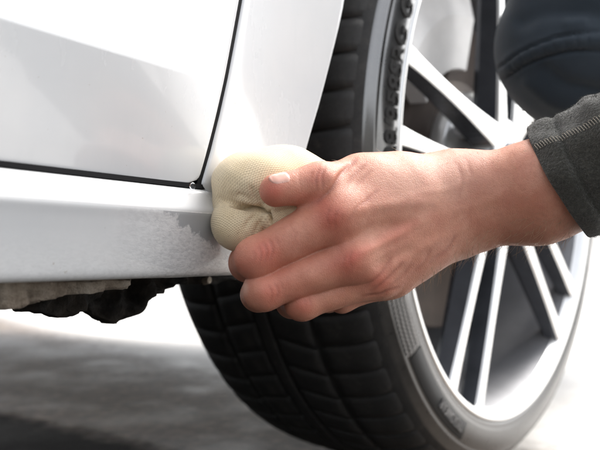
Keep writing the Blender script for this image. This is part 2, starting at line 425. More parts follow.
sidew = [(.2470, -.0075), (.2484, -.0020), (.2500, .0012), (.2530, .0022), (.2550, .0016), (.2562, .0026), (.2580, .0030), (.2680, .0014), (.2765, -.0006), (.2780, -.0016), (.2788, -.0010), (.2800, -.0022), (.2850, -.0052), (.2872, -.0070)]
carc = sidew + [(tread_r(o)-GR*min(1, max(.15, (-o-.008)/.02, )) , o) for o in np.linspace(-.012, -TW+.012, 40)]
inner = [(.285, -TW+.005), (.27, -TW-.001), (.25, -TW+.004), (.245, -TW+.02)]
tyre = wheelp(revolve('tyre', carc+inner, 240, M['side']))
tyre.data.materials.append(M['tread'])
npf = len(carc+inner)-1; tyre.data.polygons.foreach_set('material_index', [1 if (k % npf) >= len(sidew)-1 else 0 for k in range(len(tyre.data.polygons))])
# tread blocks: separate rubber blocks standing proud of the carcass
def block(o0, o1, th0, th1, skew, name, curve=0, no=7, nt_=5):
    V = []
    for top in (0, 1):
        for i in range(no):
            s = i/(no-1); o = o0+(o1-o0)*s
            for j in range(nt_):
                u = j/(nt_-1); th = th0+(th1-th0)*u + skew*s + curve*s*s
                r = tread_r(o)
                e = min(s, 1-s)*(no-1); 
                drop = .0007 if (i in (0, no-1) or j in (0, nt_-1)) else 0
                V.append(pol(r - drop if top else r-GR-.001, th, o))
    n = no*nt_; F = []
    for i in range(no-1):
        for j in range(nt_-1):
            a = i*nt_+j; F.append((n+a, n+a+1, n+a+nt_+1, n+a+nt_))
    ring = [j for j in range(nt_)] + [i*nt_+nt_-1 for i in range(1, no)] + [(no-1)*nt_+j for j in range(nt_-2, -1, -1)] + [i*nt_ for i in range(no-2, 0, -1)]
    for k in range(len(ring)):
        a, b = ring[k], ring[(k+1) % len(ring)]; F.append((a, b, n+b, n+a))
    return mesh(name, V, F, M['tread'])
NP = 68; pitch = 2*PI/NP
def ring_blocks(o0, o1, gap, skew, curve, npitch, off=0, name='tread_block'):
    p = 2*PI/npitch
    b = block(o0, o1, off, off+p*(1-gap), skew, name, curve); b.parent = tyre
    for k in range(1, npitch):
        c = b.copy(); COL.objects.link(c); c.parent = tyre; c.rotation_euler = (0, 0, k*p)
ring_blocks(-.0100, -.0575, .085, .030, -.012, NP)
ring_blocks(-.0625, -.0968, .035, -.030, .0, NP, .03)
ring_blocks(-.1152, -.1488, .035, .030, .0, NP, .05)
ring_blocks(-TW+.0575, -TW+.0100, .085, .030, -.012, NP, .01)
rib = wheelp(revolve('tread_rib', [(tread_r(o)-d, o) for o, d in ((-.1005, GR), (-.1005, .0005), (-.1012, 0), (-.106, 0), (-.1108, 0), (-.1115, .0005), (-.1115, GR))], 200, M['tread']))
rib.matrix_local = Matrix.Identity(4); rib.parent = tyre
# sidewall lettering
def side_o(r): return float(np.interp(r, [p[0] for p in sidew], [p[1] for p in sidew]))
def textmesh(txt, size):
    c = bpy.data.curves.new('t', 'FONT'); c.body = txt; c.size = size; c.align_x = 'LEFT'; c.offset = size*.018; c.extrude = 0
    o = bpy.data.objects.new('t', c); COL.objects.link(o)
    dg = bpy.context.evaluated_depsgraph_get(); me = o.evaluated_get(dg).to_mesh()
    V = np.array([v.co[:] for v in me.vertices]); T = [tuple(p.vertices) for p in me.polygons]
    o.evaluated_get(dg).to_mesh_clear(); bpy.data.objects.remove(o); bpy.data.curves.remove(c)
    return V, T
def arc_text(name, txt, size, rbase, th_start, mat, gapf=1.0, h=.0008, sx=1.0):
    """text reading clockwise with the tops of the letters outwards"""
    V, T = textmesh(txt, size); bm = bmesh.new()
    vs = []
    for lay in (0, 1):
        for x, y, _ in V:
            r = rbase+y; th = th_start - x*sx/ (rbase+size*.35); vs.append(bm.verts.new(pol(r, th, side_o(r)+(h if lay else -.0005))))
    n = len(V); from collections import Counter; ec = Counter()
    for f in T:
        for i in range(len(f)): ec[tuple(sorted((f[i], f[(i+1) % len(f)])))] += 1
        try: bm.faces.new([vs[n+i] for i in f])
        except ValueError: pass
    for (a, b), k in ec.items():
        if k == 1: bm.faces.new((vs[a], vs[b], vs[n+b], vs[n+a]))
    o = bmobj(name, bm, mat); o.parent = tyre; return o
arc_text('sidewall_lettering', '28/358SRG G', .0220, .2548, math.radians(184.6), M['letter'], sx=1.02, h=.0011)
arc_text('sidewall_lettering', 'TREADWEAR', .0105, .2635, math.radians(243), M['letter_soft'], sx=.85, h=.0024)
# darker band with fine radial marks low on the sidewall
bm = bmesh.new()
for i in range(46):
    for k in range(4):
        th = math.radians(197+i*.44); r = .2610+k*.0044+(.001 if i % 2 else 0)
        q = [pol(r+dr, th+dt, side_o(r)+.0006) for dr, dt in ((0, 0), (.0028, .0012), (.0028, .0062), (0, .0050))]
        bm.faces.new([bm.verts.new(x) for x in q])
o = bmobj('sidewall_marking', bm, simple('dusty_rubber_mark', (.20, .19, .18), .7)); o.parent = tyre; tag(o, kind='stuff')
band = [(.2596, .0024), (.2602, .0032), (.2680, .0020), (.2750, .0006), (.2757, -.0006)]
V = [pol(r, math.radians(218+i*.65), o) for i in range(42) for r, o in band]
o = mesh('sidewall_band', V, gridf(42, 5), M['band']); o.parent = tyre

# ---- alloy rim
rim = wheelp(revolve('rim', [(.2460, -.0110), (.2478, -.0060), (.2488, -.0010), (.2484, .0008), (.2470, .0014), (.2440, .0006), (.2425, -.0012), (.2405, -.0060), (.2392, -.0100), (.2370, -.0135),
      (.2320, -.0300), (.2270, -.0600), (.2230, -.1200), (.2240, -.1750), (.2330, -.1900), (.2440, -.2000)], 200, M['barrel']))
lip = revolve('rim_lip', [(.2478, -.0065), (.2492, -.0010), (.2489, .0012), (.2472, .0020), (.2438, .0012), (.2420, -.0008), (.2395, -.0070), (.2372, -.0110)], 200, M['alloy']); lip.parent = rim
def spoke_pts(off0, off1, ang):
    n = 22; rows = []
    for i in range(n):
        t = i/(n-1); r = .030 + t*(.2405-.030)
        off = off0+(off1-off0)*t
        o = -.008 + .0055*t
        wd = .0066 - .0016*math.sin(PI*min(1, t*1.05))**.8 + .0012*t**6 + .006*(1-t)**2.5
        dp = .030 - .010*t
        rows.append((r, off, o, wd, dp))
    return rows
def spoke(ang, off0, off1):
    rows = spoke_pts(off0, off1, ang); V = []; n = len(rows); c, s = math.cos(ang), math.sin(ang)
    def put(x, y, o): V.append((x*c-y*s, x*s+y*c, o))
    for r, off, o, wd, dp in rows:
        for dy, do in ((-wd*.55, -dp), (-wd-.002, -dp*.75), (-wd, -.0022), (wd, -.0022), (wd+.002, -dp*.75), (wd*.55, -dp)): put(r, off+dy, o+do)
    sp = mesh('spoke', V, gridf(n, 6, cv=True) + [tuple(range(6)), tuple((n-1)*6+k for k in range(5, -1, -1))], M['alloy_dark'], smooth=False)
    sp.parent = rim
    V2 = V[:]; V.clear()
    for r, off, o, wd, dp in rows:
        for dy, do in ((-wd-.0002, -.0026), (-wd+.0003, -.0006), (-wd+.0012, 0), (wd-.0012, 0), (wd-.0003, -.0006), (wd+.0002, -.0026)): put(r, off+dy, o+do)
    fc = mesh('spoke_face', V, gridf(n, 6) + [tuple(range(5, -1, -1)), tuple((n-1)*6+k for k in range(6))], M['alloy']); fc.parent = rim
for k in range(5):
    a = math.radians((-114.5, -41, 31, 96, 172)[k])
    spoke(a, -.019, -.0325); spoke(a, .019, .0325)
hub = revolve('hub', [(.0005, -.008), (.026, -.0075), (.030, -.009), (.033, -.0075), (.042, -.009), (.045, -.013), (.046, -.040), (.070, -.043), (.074, -.048), (.072, -.075), (.02, -.08)], 90, M['alloy']); hub.parent = rim
cap = revolve('centre_cap', [(.0003, -.0045), (.018, -.0050), (.0245, -.0066), (.0255, -.0110)], 60, M['alloy_dark']); cap.parent = rim
def bolt():
    bm = bmesh.new(); bmesh.ops.create_cone(bm, cap_ends=True, segments=6, radius1=.0095, radius2=.0085, depth=.018)
    bmesh.ops.bevel(bm, geom=bm.edges[:], offset=.0012, segments=2, affect='EDGES'); return bm
b0 = bmobj('lug_bolt', bolt(), M['chrome']); b0.parent = rim
for k in range(5):
    b = b0 if k == 0 else b0.copy()
    if k: COL.objects.link(b); b.parent = rim
    a = math.radians(150+72*k); b.location = pol(.058, a, -.036)
disc = wheelp(revolve('brake_disc', [(.05, -.062), (.085, -.062), (.088, -.078), (.165, -.078), (.168, -.080), (.168, -.104), (.165, -.106), (.05, -.106)], 120, M['disc']))
bm = bmesh.new()
for i in range(15):
    a = math.radians(195+i*4.5)
V = []
for i in range(16):
    a = math.radians(88+i*4.0)
    for r, o in ((.098, -.060), (.150, -.054), (.182, -.062), (.188, -.12), (.098, -.12)): V.append(pol(r, a, o))
cal = wheelp(mesh('brake_caliper', V, gridf(16, 5, cv=True)+[tuple(range(5)), tuple(75+k for k in range(4, -1, -1))], M['caliper'], smooth=False))

# ------------------------------------------------------------------ implicit sculpting (hand, cloth, knee)
def smin(a, b, k):
    h = np.clip(.5+.5*(b-a)/k, 0, 1); return b+(a-b)*h - k*h*(1-h)
def cone(P, a, b, ra, rb):
    ab = b-a; t = np.clip(((P-a)@ab)/max(ab@ab, 1e-12), 0, 1)
    return np.linalg.norm(P-a-t[:, None]*ab, axis=1) - (ra+(rb-ra)*t)
def ell(P, c, rx, ry, rz, ax=None):
    Q = P-c
    if ax is not None: Q = Q@ax.T
    Q = Q/np.array([rx, ry, rz]); n = np.linalg.norm(Q, axis=1); g = np.linalg.norm(Q/np.array([rx, ry, rz]), axis=1)
    return n*(n-1)/np.maximum(g, 1e-9)
NFLIP = True
def nets(fn, lo, hi, h):
    B = 4; lo = np.array(lo, float); n = np.ceil((np.array(hi)-lo)/h/B).astype(int); N = n*B+1
    F = np.full(tuple(N), 9., np.float32)
    bi = np.stack(np.meshgrid(*[np.arange(k) for k in n], indexing='ij'), -1).reshape(-1, 3)
    dc = fn(lo+(bi*B+B/2)*h)
    near = np.abs(dc) < h*B*1.6
    ins = bi[dc < 0]
    for dx in range(B+1):
        for dy in range(B+1):
            for dz in range(B+1): F[ins[:, 0]*B+dx, ins[:, 1]*B+dy, ins[:, 2]*B+dz] = -9.
    nb = bi[near]; off = np.stack(np.meshgrid(*[np.arange(B+1)]*3, indexing='ij'), -1).reshape(-1, 3)
    for c in range(0, len(nb), 3000):
        I = (nb[c:c+3000, None, :]*B+off[None]).reshape(-1, 3); F[I[:, 0], I[:, 1], I[:, 2]] = fn(lo+I*h)
    sg = F < 0
    cs = [(i, j, k) for i in (0, 1) for j in (0, 1) for k in (0, 1)]
    cnt = sum(sg[i:N[0]-1+i, j:N[1]-1+j, k:N[2]-1+k].astype(np.int8) for i, j, k in cs)
    act = np.argwhere((cnt > 0) & (cnt < 8)); idx = np.full((N[0]-1, N[1]-1, N[2]-1), -1, np.int32)
    idx[act[:, 0], act[:, 1], act[:, 2]] = np.arange(len(act))
    acc = np.zeros((len(act), 3)); num = np.zeros(len(act))
    val = {c: F[act[:, 0]+c[0], act[:, 1]+c[1], act[:, 2]+c[2]] for c in cs}
    for c in cs:
        for a in range(3):
            if c[a] == 0:
                d = list(c); d[a] = 1; d = tuple(d); v0, v1 = val[c], val[d]; m = (v0 < 0) != (v1 < 0)
                t = np.where(m, v0/np.where(m, v0-v1, 1), 0); p = np.tile(np.array(c, float), (len(act), 1)); p[:, a] += t
                acc[m] += p[m]; num[m] += 1
    V = lo+(act+acc/num[:, None])*h
    faces = []
    for a in range(3):
        b, c = (a+1) % 3, (a+2) % 3
        s0 = [slice(None)]*3; s1 = [slice(None)]*3; s0[a] = slice(0, -1); s1[a] = slice(1, None)
        cr = np.argwhere(sg[tuple(s0)] != sg[tuple(s1)])
        cr = cr[(cr[:, b] > 0) & (cr[:, c] > 0) & (cr[:, b] < N[b]-1) & (cr[:, c] < N[c]-1)]
        fl = sg[cr[:, 0], cr[:, 1], cr[:, 2]]
        def at(db, dc):
            q = cr.copy(); q[:, b] += db; q[:, c] += dc; return idx[q[:, 0], q[:, 1], q[:, 2]]
        f = np.stack([at(-1, -1), at(0, -1), at(0, 0), at(-1, 0)], 1); f[fl == NFLIP] = f[fl == NFLIP][:, ::-1]
        faces.append(f)
    return V, np.concatenate(faces)
def grad(fn, V, e=3e-4):
    G = np.stack([fn(V+np.eye(3)[i]*e)-fn(V-np.eye(3)[i]*e) for i in range(3)], 1)/(2*e)
    return G
def relax(fn, V, n=2):
    for _ in range(n):
        G = grad(fn, V); V = V - G*(fn(V)/np.maximum((G*G).sum(1), .05))[:, None]*.9
    return V
def unit(v): return v/np.maximum(np.linalg.norm(v, axis=-1, keepdims=True), 1e-12)
def seg_dist(Q, pts, taper=None):
    """distance to a polyline and, with taper, the position 0..1 along it of the nearest point"""
    D = np.full(len(Q), 1e9); T = np.zeros(len(Q))
    pts = np.array(pts, float); L = np.hypot(*np.diff(pts, axis=0).T[:2]); c0 = np.r_[0, np.cumsum(L)]; tot = max(c0[-1], 1e-9)
    for k, (a, b) in enumerate(zip(pts[:-1], pts[1:])):
        ab = b-a; t = np.clip(((Q-a)@ab)/max(ab@ab, 1e-9), 0, 1); d = np.linalg.norm(Q-a-t[:, None]*ab, axis=1)
        m = d < D; D[m] = d[m]; T[m] = ((c0[k]+t*L[k])/tot)[m]
    return (D, T) if taper else D
def smooth_line(pts, n=8):
    P = np.array(pts, float)
    return catmull(P, n) if len(P) > 2 else P
def pix(V): return np.stack([300+FPX*V[:, 0]/V[:, 2], 225-FPX*V[:, 1]/V[:, 2]], 1)
def strokes(V, N, lst):
    Q = pix(V); front = np.clip(-(N*unit(V)).sum(1)*2.2, 0, 1); D = np.zeros(len(V))
    for pts, amp, sig in lst:
        d, tt = seg_dist(Q, smooth_line(pts), True)
        tp = np.ones(len(Q)) if sig > 6.5 else np.clip(np.minimum(tt, 1-tt)*4+.15, 0, 1)
        D += amp*tp*np.exp(-(d/sig)**2)
    return V + N*(D*front*1e-3)[:, None]
def attr(o, name, arr):
    a = o.data.attributes.new(name, 'FLOAT', 'POINT'); a.data.foreach_set('value', np.ascontiguousarray(arr, np.float32))

# ------------------------------------------------------------------ person: bare hand and forearm (one mesh)
J = lambda px, py, d: cpt(px, py, d)
FING = [  # MCP, PIP, DIP, TIP with radii
    ([J(338, 214, .389), J(256, 258, .3855), J(248, 263, .411), J(270, 246, .4285)], [.0118, .0094, .0088, .0072]),
    ([J(354, 258, .393), J(263, 291, .387), J(259, 294, .414), J(282, 277, .430)], [.0112, .0087, .0083, .0070]),
    ([J(377, 276, .402), J(302, 303, .394), J(292, 302, .419), J(312, 286, .432)], [.0098, .0078, .0075, .0065]),
    ([J(392, 279, .412), J(342, 299, .407), J(328, 299, .425), J(336, 287, .438)], [.0078, .0062, .0060, .0054]),
]
META = [(J(458, 185, .425), .0135, 0), (J(460, 199, .4265), .0125, 1), (J(462, 212, .4285), .012, 2), (J(464, 222, .431), .0115, 3)]
THUMB = ([J(452, 187, .436), J(360, 180, .407), J(319, 183, .3885), J(276, 190.5, .3805)], [.0145, .0108, .0090, .0076])
def palm(P):
    d = None
    for (c, r, i) in META:
        e = cone(P, c, FING[i][0][0], r, FING[i][1][0]); d = e if d is None else smin(d, e, .013)
    d = smin(d, cone(P, J(455, 205, .446), J(372, 245, .414), .0150, .0135), .012)
    d = smin(d, cone(P, J(458, 220, .446), J(392, 264, .420), .0145, .0105), .012)
    d = smin(d, cone(P, THUMB[0][0], THUMB[0][1], .0150, .0112), .010)
    d = smin(d, cone(P, J(362, 186, .4085), J(332, 208, .3970), .0075, .0070), .016)
    d = smin(d, cone(P, J(440, 177, .428), J(372, 181, .404), .0085, .0080), .010)
    d = smin(d, cone(P, J(400, 184, .4125), J(354, 201, .4010), .0105, .0098), .014)
    # forearm: radius side and ulna side
    d = smin(d, cone(P, J(462, 189, .427), J(540, 180, .420), .0165, .0178), .014)
    d = smin(d, cone(P, J(540, 180, .420), J(660, 146, .405), .0178, .0200), .014)
    d = smin(d, cone(P, J(466, 219, .433), J(540, 203, .428), .0155, .0180), .014)
    d = smin(d, cone(P, J(540, 203, .428), J(660, 162, .412), .0180, .0205), .014)
    return d
def finger(P, F):
    j, r = F; d = None
    for k in range(3):
        e = cone(P, j[k], j[k+1], r[k], r[k+1]); d = e if d is None else smin(d, e, .004)
    return d
def hand_sdf(P):
    p = palm(P); out = p
    fs = []
    for F in FING: fs.append(finger(P, F))
    j, r = THUMB; t = None
    for k in (1, 2):
        e = cone(P, j[k], j[k+1], r[k], r[k+1]); t = e if t is None else smin(t, e, .005)
    f = fs[0]
    for g_ in fs[1:]: f = smin(f, g_, .0006)
    out = smin(p, f, .0050)
    return smin(out, t, .0045)
HV = .00062
lo = np.minimum.reduce([J(225, 330, .37), J(225, 330, .47)]); hi = np.maximum.reduce([J(655, 90, .47), J(655, 90, .37)]); lo[2], hi[2] = .355, .475
hi[0] = J(648, 0, .41)[0]
V, Fc = nets(hand_sdf, lo, hi, HV)
V = relax(hand_sdf, V); Nn = unit(grad(hand_sdf, V))
Qh = pix(V)
# low-frequency flesh irregularity
def vnoise(P, sc, seed=0):
    r = np.random.default_rng(seed); s = np.zeros(len(P))
    for _ in range(10):
        k = r.normal(size=3)*sc; s += np.sin(P@k + r.uniform(0, 6.28))
    return s/10
V = V + Nn*(vnoise(V, 160, 1)*.0004)[:, None]
ST = [
    ([(424, 219), (386, 241), (356, 256)], .9, 5), ([(440, 200), (380, 206), (345, 214)], .6, 6), ([(440, 235), (402, 262), (384, 276)], .6, 5),
    ([(410, 226), (375, 228), (352, 240)], -.8, 7), ([(420, 248), (392, 258), (372, 268)], -.7, 6),
    ([(336, 214), (334, 216)], 1.0, 11), ([(352, 260), (350, 262)], 1.1, 10), ([(379, 280), (377, 281)], .8, 8),
    ([(264, 250), (258, 254)], .7, 11), ([(270, 291), (264, 293)], .6, 9), ([(304, 303), (302, 304)], .5, 8),
    # thumb web fold and creases
    ([(356, 160), (342, 173), (332, 188), (318, 202)], -.9, 2.6), ([(348, 158), (336, 170), (327, 184)], .3, 5), ([(366, 164), (352, 178), (342, 192)], -.25, 2.2),
    ([(372, 170), (358, 184), (348, 196)], -.2, 2.0),
    ([(326, 166), (322, 176), (323, 188)], -.32, 1.6), ([(320, 168), (316, 178), (317, 190)], -.28, 1.5), ([(332, 164), (328, 172)], -.25, 1.5), ([(313, 170), (310, 180)], -.18, 1.4),
    # index and middle knuckle wrinkles
    ([(270, 240), (273, 250), (270, 259)], -.30, 1.5), ([(264, 243), (267, 252), (265, 261)], -.30, 1.5), ([(259, 247), (261, 255), (259, 263)], -.24, 1.4), ([(276, 238), (279, 246)], -.16, 1.4), ([(254, 252), (255, 259)], -.16, 1.4),
    ([(275, 284), (278, 292), (275, 300)], -.26, 1.4), ([(269, 286), (272, 294), (270, 301)], -.26, 1.4), ([(281, 283), (283, 290)], -.15, 1.3),
    ([(309, 298), (311, 305)], -.18, 1.3), ([(304, 300), (306, 307)], -.18, 1.3),
    ([(300, 172), (299, 180), (302, 188)], -.14, 1.3), ([(337, 212), (334, 220), (336, 228)], -.2, 1.6), ([(330, 209), (327, 218), (330, 226)], -.2, 1.5), ([(343, 214), (341, 222)], -.15, 1.4),
    ([(352, 252), (349, 260), (352, 268)], -.18, 1.5), ([(345, 256), (343, 263)], -.16, 1.4), ([(290, 222), (296, 236)], -.10, 1.3), ([(368, 200), (356, 208), (348, 220)], -.22, 2.0), ([(378, 190), (364, 202)], -.18, 2.0),
    ([(455, 160), (462, 178), (460, 196)], -.2, 2.2), ([(466, 158), (472, 176)], -.16, 2.0), ([(430, 262), (446, 250), (456, 236)], -.25, 2.0), ([(412, 274), (424, 262), (430, 250)], -.25, 2.0),
    # skin folds at the heel of the hand, veins
    ([(372, 290), (388, 278), (402, 262)], -.35, 1.8), ([(366, 286), (382, 272), (392, 258)], -.25, 1.8), ([(384, 292), (398, 280), (412, 264)], -.25, 1.8), ([(362, 296), (380, 294), (398, 287)], -.4, 1.6),
    ([(480, 176), (445, 190), (420, 193), (392, 204)], .22, 4.5), ([(510, 190), (475, 206), (440, 214)], .22, 4.5), ([(470, 222), (440, 240), (415, 252)], .35, 5),
    # tendon hollow at the wrist, finger web creases
    ([(296, 232), (290, 248), (292, 262)], .25, 7), ([(306, 272), (312, 284)], .25, 7),
]
V = strokes(V, Nn, ST)
def blob(c, s): return np.exp(-(((Qh-np.array(c))/s)**2).sum(1))
blush = 1.0*blob((332, 218), 17)+.85*blob((349, 262), 17)+.8*blob((380, 281), 12)+.75*blob((266, 251), 13)+.55*blob((270, 293), 11)+.55*blob((320, 176), 10)+.9*blob((273, 191), 12)+.5*blob((303, 304), 10)+.25*blob((240, 262), 15)
blush += .38*np.exp(-((Qh[:, 0]-280)/42)**2-((Qh[:, 1]-268)/38)**2)
blush += .55*np.exp(-(seg_dist(Qh, [(300, 196), (320, 200)])/9)**2) + .35*np.exp(-(seg_dist(Qh, [(415, 222), (350, 258)])/5)**2)
pale = 1.8*np.exp(-((Qh[:, 0]-245)/3.2)**2-((Qh[:, 1]-288)/7)**2)+.5*blob((460, 175), 25)+.9*np.exp(-((Qh[:, 0]-412)/45)**2-((Qh[:, 1]-182)/26)**2)  # paler skin: highlights on hand back and middle finger put into the colour
crease = np.zeros(len(V))
for pts, a, s in ST:
    if a < 0 and s < 3: crease += min(1, -a*2.2)*np.exp(-(seg_dist(Qh, pts)/(s*1.1))**2)

def skin_mat():
    t = NT('skin')
    at = lambda n: t.n('ShaderNodeAttribute', attribute_name=n).outputs['Fac']
    n1 = t.noise(38, 5, .6); n2 = t.noise(260, 4, .6)
    col = t.ramp(n1, [(.3, (.49, .205, .130)), (.55, (.585, .275, .185)), (.8, (.66, .345, .25))])
    col = t.mix(t.math('MULTIPLY', t.ramp(n2, [(.4, 0.0), (.75, 1.0)]), .35), col, (.50, .21, .14))
    n3 = t.noise(85, 4, .6); col = t.mix(t.ramp(n3, [(.45, 0.0), (.68, .5)]), col, (.47, .165, .11)); n5 = t.noise(620, 3, .7); col = t.mix(t.ramp(n5, [(.35, .22), (.55, 0.0)]), col, (.36, .14, .09))
    col = t.mix(t.math('MULTIPLY', at('blush'), .72, True), col, (.54, .125, .085))
    col = t.mix(t.math('MULTIPLY', at('pale'), .38, True), col, (.72, .47, .37))
    col = t.mix(t.math('MULTIPLY', at('crease'), .6, True), col, (.32, .10, .065))
    vo = t.n('ShaderNodeTexVoronoi', feature='DISTANCE_TO_EDGE'); vo.inputs['Scale'].default_value = 950; vo.inputs['Randomness'].default_value = 1
    mp = t.n('ShaderNodeMapping'); mp.inputs['Scale'].default_value = (1, 1.5, .8); mp.inputs['Rotation'].default_value = (.3, .2, .6); t.l(t.tc.outputs['Object'], mp.inputs[0])
    dn = t.n('ShaderNodeTexNoise'); dn.inputs['Scale'].default_value = 400; t.l(mp.outputs[0], dn.inputs['Vector'])
    va = t.n('ShaderNodeVectorMath', operation='MULTIPLY_ADD'); t.l(dn.outputs['Color'], va.inputs[0]); va.inputs[1].default_value = (.0009,)*3; t.l(mp.outputs[0], va.inputs[2])
    t.l(va.outputs[0], vo.inputs['Vector'])
    cell = t.ramp(vo.outputs['Distance'], [(0, 0.0), (.18, 1.0)])
    nrm = t.bump(t.noise(150, 5, .6), .26, .0012); nrm = t.bump(cell, .34, .00024, nrm)
    t.set(Base_Color=col, Roughness=t.math('ADD', .40, t.math('MULTIPLY', n2, .16)), Normal=nrm, Subsurface_Weight=.35, Subsurface_Radius=(.0045, .0016, .0008), Subsurface_Scale=1.0, Specular_IOR_Level=.45)
    return t.m
M['skin'] = skin_mat()
person = bigmesh('person', c2w(V), Fc, M['skin'])
attr(person, 'blush', blush); attr(person, 'pale', pale); attr(person, 'crease', np.clip(crease, 0, 1))
tag(person, 'person in dark grey sleeve and navy trousers, right hand pressing a cream cloth', 'person')
def ppar(o): o.parent = person; return o
# thumbnail
j = THUMB[0]; ta = unit(j[3]-j[2]); vw = unit(j[3]); up = np.array([0, 1., 0]); 
nrm = unit(-vw*.66 + np.array([-.05, .75, 0])); nrm = unit(nrm - ta*(nrm@ta)); sid = np.cross(ta, nrm)
V = []; nu_, nv_ = 15, 13
for i in range(nu_):
    u = i/(nu_-1); 
    for k in range(nv_):
        s = (k/(nv_-1)*2-1)
        hw = .0049*(1-.42*max(0, (u-.72)/.28)**2)*(1-.25*max(0, (.22-u)/.22)**2)
        x = -.0066 + u*.0104 + .0012*(-(s*s))*(1 if u > .5 else -.6)
        sr = .0076-.068*x if x < 0 else math.sqrt(.0076**2-x*x)
        R_ = max(sr, .0070)+.00030-.0011*abs(s)**5-(.0011*max(0, (.25-u)/.25)**2); phi = s*hw/R_*1.1
        c = j[3] + ta*x
        p = c + nrm*math.cos(phi)*R_ + sid*math.sin(phi)*R_
        V.append(p)
V = np.array(V); inn = V - nrm*.0009
Vn = np.vstack([V, inn]); n = nu_*nv_; F = gridf(nu_, nv_); ring = list(range(nv_)) + [i*nv_+nv_-1 for i in range(1, nu_)] + [(nu_-1)*nv_+k for k in range(nv_-2, -1, -1)] + [i*nv_ for i in range(nu_-2, 0, -1)]
F += [(ring[k], ring[(k+1) % len(ring)], n+ring[(k+1) % len(ring)], n+ring[k]) for k in range(len(ring))]
t = NT('nail'); nz = t.noise(300, 3); t.set(Base_Color=t.ramp(nz, [(.3, (.56, .30, .235)), (.7, (.62, .36, .29))]), Roughness=.32, Subsurface_Weight=.2, Subsurface_Radius=(.003, .001, .0006), Coat_Weight=.0)
NAIL = ppar(mesh('thumbnail', c2w(Vn), F, t.m))
# arm hair, most of it along the underside of the wrist
hv, hf = [], []
allV = np.array([v.co[:] for v in person.data.vertices]); allC = w2c(allV); Qa = pix(allC)
Na = np.array([v.normal[:] for v in person.data.vertices]); Nc = np.stack([Na@CR, Na@CU, Na@CF], 1)
cand = np.where((Qa[:, 0] > 380) & (Qa[:, 0] < 575) & (Nc[:, 1] < -.5) & (Nc[:, 2] < .6))[0]
pick = list(rng.choice(cand, 330, replace=False))
cand2 = np.where((Qa[:, 0] > 430) & (Qa[:, 0] < 545) & (Nc[:, 2] < -.1))[0]; pick += list(rng.choice(cand2, 50, replace=False))
cand3 = np.where((Qa[:, 0] > 335) & (Qa[:, 0] < 535) & (Nc[:, 1] > .6))[0]; pick += list(rng.choice(cand3, 120, replace=False))
for i in pick:
    p = allC[i]; nn = Nc[i]; low = nn[1] < -.3
    L = rng.uniform(.003, .0095) if low and Qa[i, 0] > 420 else rng.uniform(.0012, .0035)
    d = unit(nn*(.8 if low else .35) + np.array([-.8, -.25, 0])*rng.uniform(.4, 1.0) + rng.normal(size=3)*.25); c = rng.normal(size=3)*.5 + np.array([-.4, .2, 0])
    r0 = rng.uniform(.00007, .00012); sd_ = unit(np.cross(d, [0, 0, 1.])); s2 = np.cross(d, sd_)
    base = len(hv)
    for k in range(5):
        u = k/4; q = p - nn*.0003 + d*L*u + c*L*.35*u*u; r = r0*(1-.8*u)
        for a in range(3): hv.append(q + (sd_*math.cos(a*2.094)+s2*math.sin(a*2.094))*r)
    for k in range(4):
        for a in range(3): hf.append((base+k*3+a, base+k*3+(a+1) % 3, base+k*3+3+(a+1) % 3, base+k*3+3+a))
hair = ppar(mesh('arm_hair', c2w(np.array(hv)), hf, simple('fair_brown_hair', (.34, .22, .13), .45))); tag(hair, kind='stuff')

# ---- sleeve
cuffc = J(560, 182, .424); sdir = unit(J(700, 122, .392) - cuffc)
s_up = unit(np.array([0, 1., 0]) - sdir*sdir[1]); s_out = np.cross(sdir, s_up)       # s_out roughly towards / away from the lens
if s_out[2] > 0: s_out = -s_out
na, nl = 220, 150; V = []; LEN = .30
def sleeve_pt(u, a, extra=0.0):
    """u metres along, a angle: 0 = up, 90 deg = towards the lens"""
    ru = .0310 + .040*u; ro = .0315 + .035*u
    wr = 0
    wr += .0016*math.exp(-((u-.0125-.0012*math.sin(2*a))/.0016)**2)*-.9          # hem stitching line
    wr += .0010*math.exp(-((u-.0065)/.006)**2)
    for u0, am, sg, ph, sl in ((.029, .0022, .0045, .6, .003), (.044, .0034, .006, 1.4, .008), (.058, .0030, .007, .2, -.010), (.078, .004, .009, 2.0, .012), (.11, .005, .014, 1.0, .012)):
        wr += am*math.exp(-((u-u0-sl*math.sin(a+ph))/sg)**2)*(.55+.45*math.cos(a*1.0-ph*1.3))
    wr += .0007*math.sin(a*5+u*90)+.0005*math.sin(a*9-u*140)
    c = cuffc + sdir*(u - .0035*math.cos(a) + .002*math.cos(a-1.5)) 
    return c + s_up*math.cos(a)*(ru+wr+extra) + s_out*math.sin(a)*(ro+wr+extra)
rows = []
for k, ex in ((.020, -.0055), (.008, -.0042), (.002, -.0034), (.0003, -.0026), (-.0008, -.0014), (-.0006, -.0004)): rows.append((k, ex))
for i in range(nl): rows.append(((i/(nl-1))**1.5*LEN, 0.0))
for u, ex in rows:
    for k in range(na): V.append(sleeve_pt(u, 2*PI*k/na, ex))
def fleece_mat():
    t = NT('grey_fleece'); n1 = t.noise(700, 3, .7); n2 = t.noise(1500, 3, .7); n3 = t.noise(30, 4)
    col = t.ramp(n1, [(.34, (.020, .019, .0135)), (.52, (.048, .045, .035)), (.70, (.096, .091, .072))])
    col = t.mix(.35, col, t.ramp(n3, [(.3, (.034, .034, .029)), (.7, (.060, .059, .053))]))
    nr = t.bump(n1, .8, .0016); nr = t.bump(n2, .6, .0008, nr)
    t.set(Base_Color=col, Roughness=.95, Normal=nr, Sheen_Weight=.35, Sheen_Roughness=.5, Specular_IOR_Level=.15); return t.m
M['fleece'] = fleece_mat()
sleeve = ppar(mesh('sleeve', c2w(np.array(V)), gridf(len(rows), na, cv=True), M['fleece']))
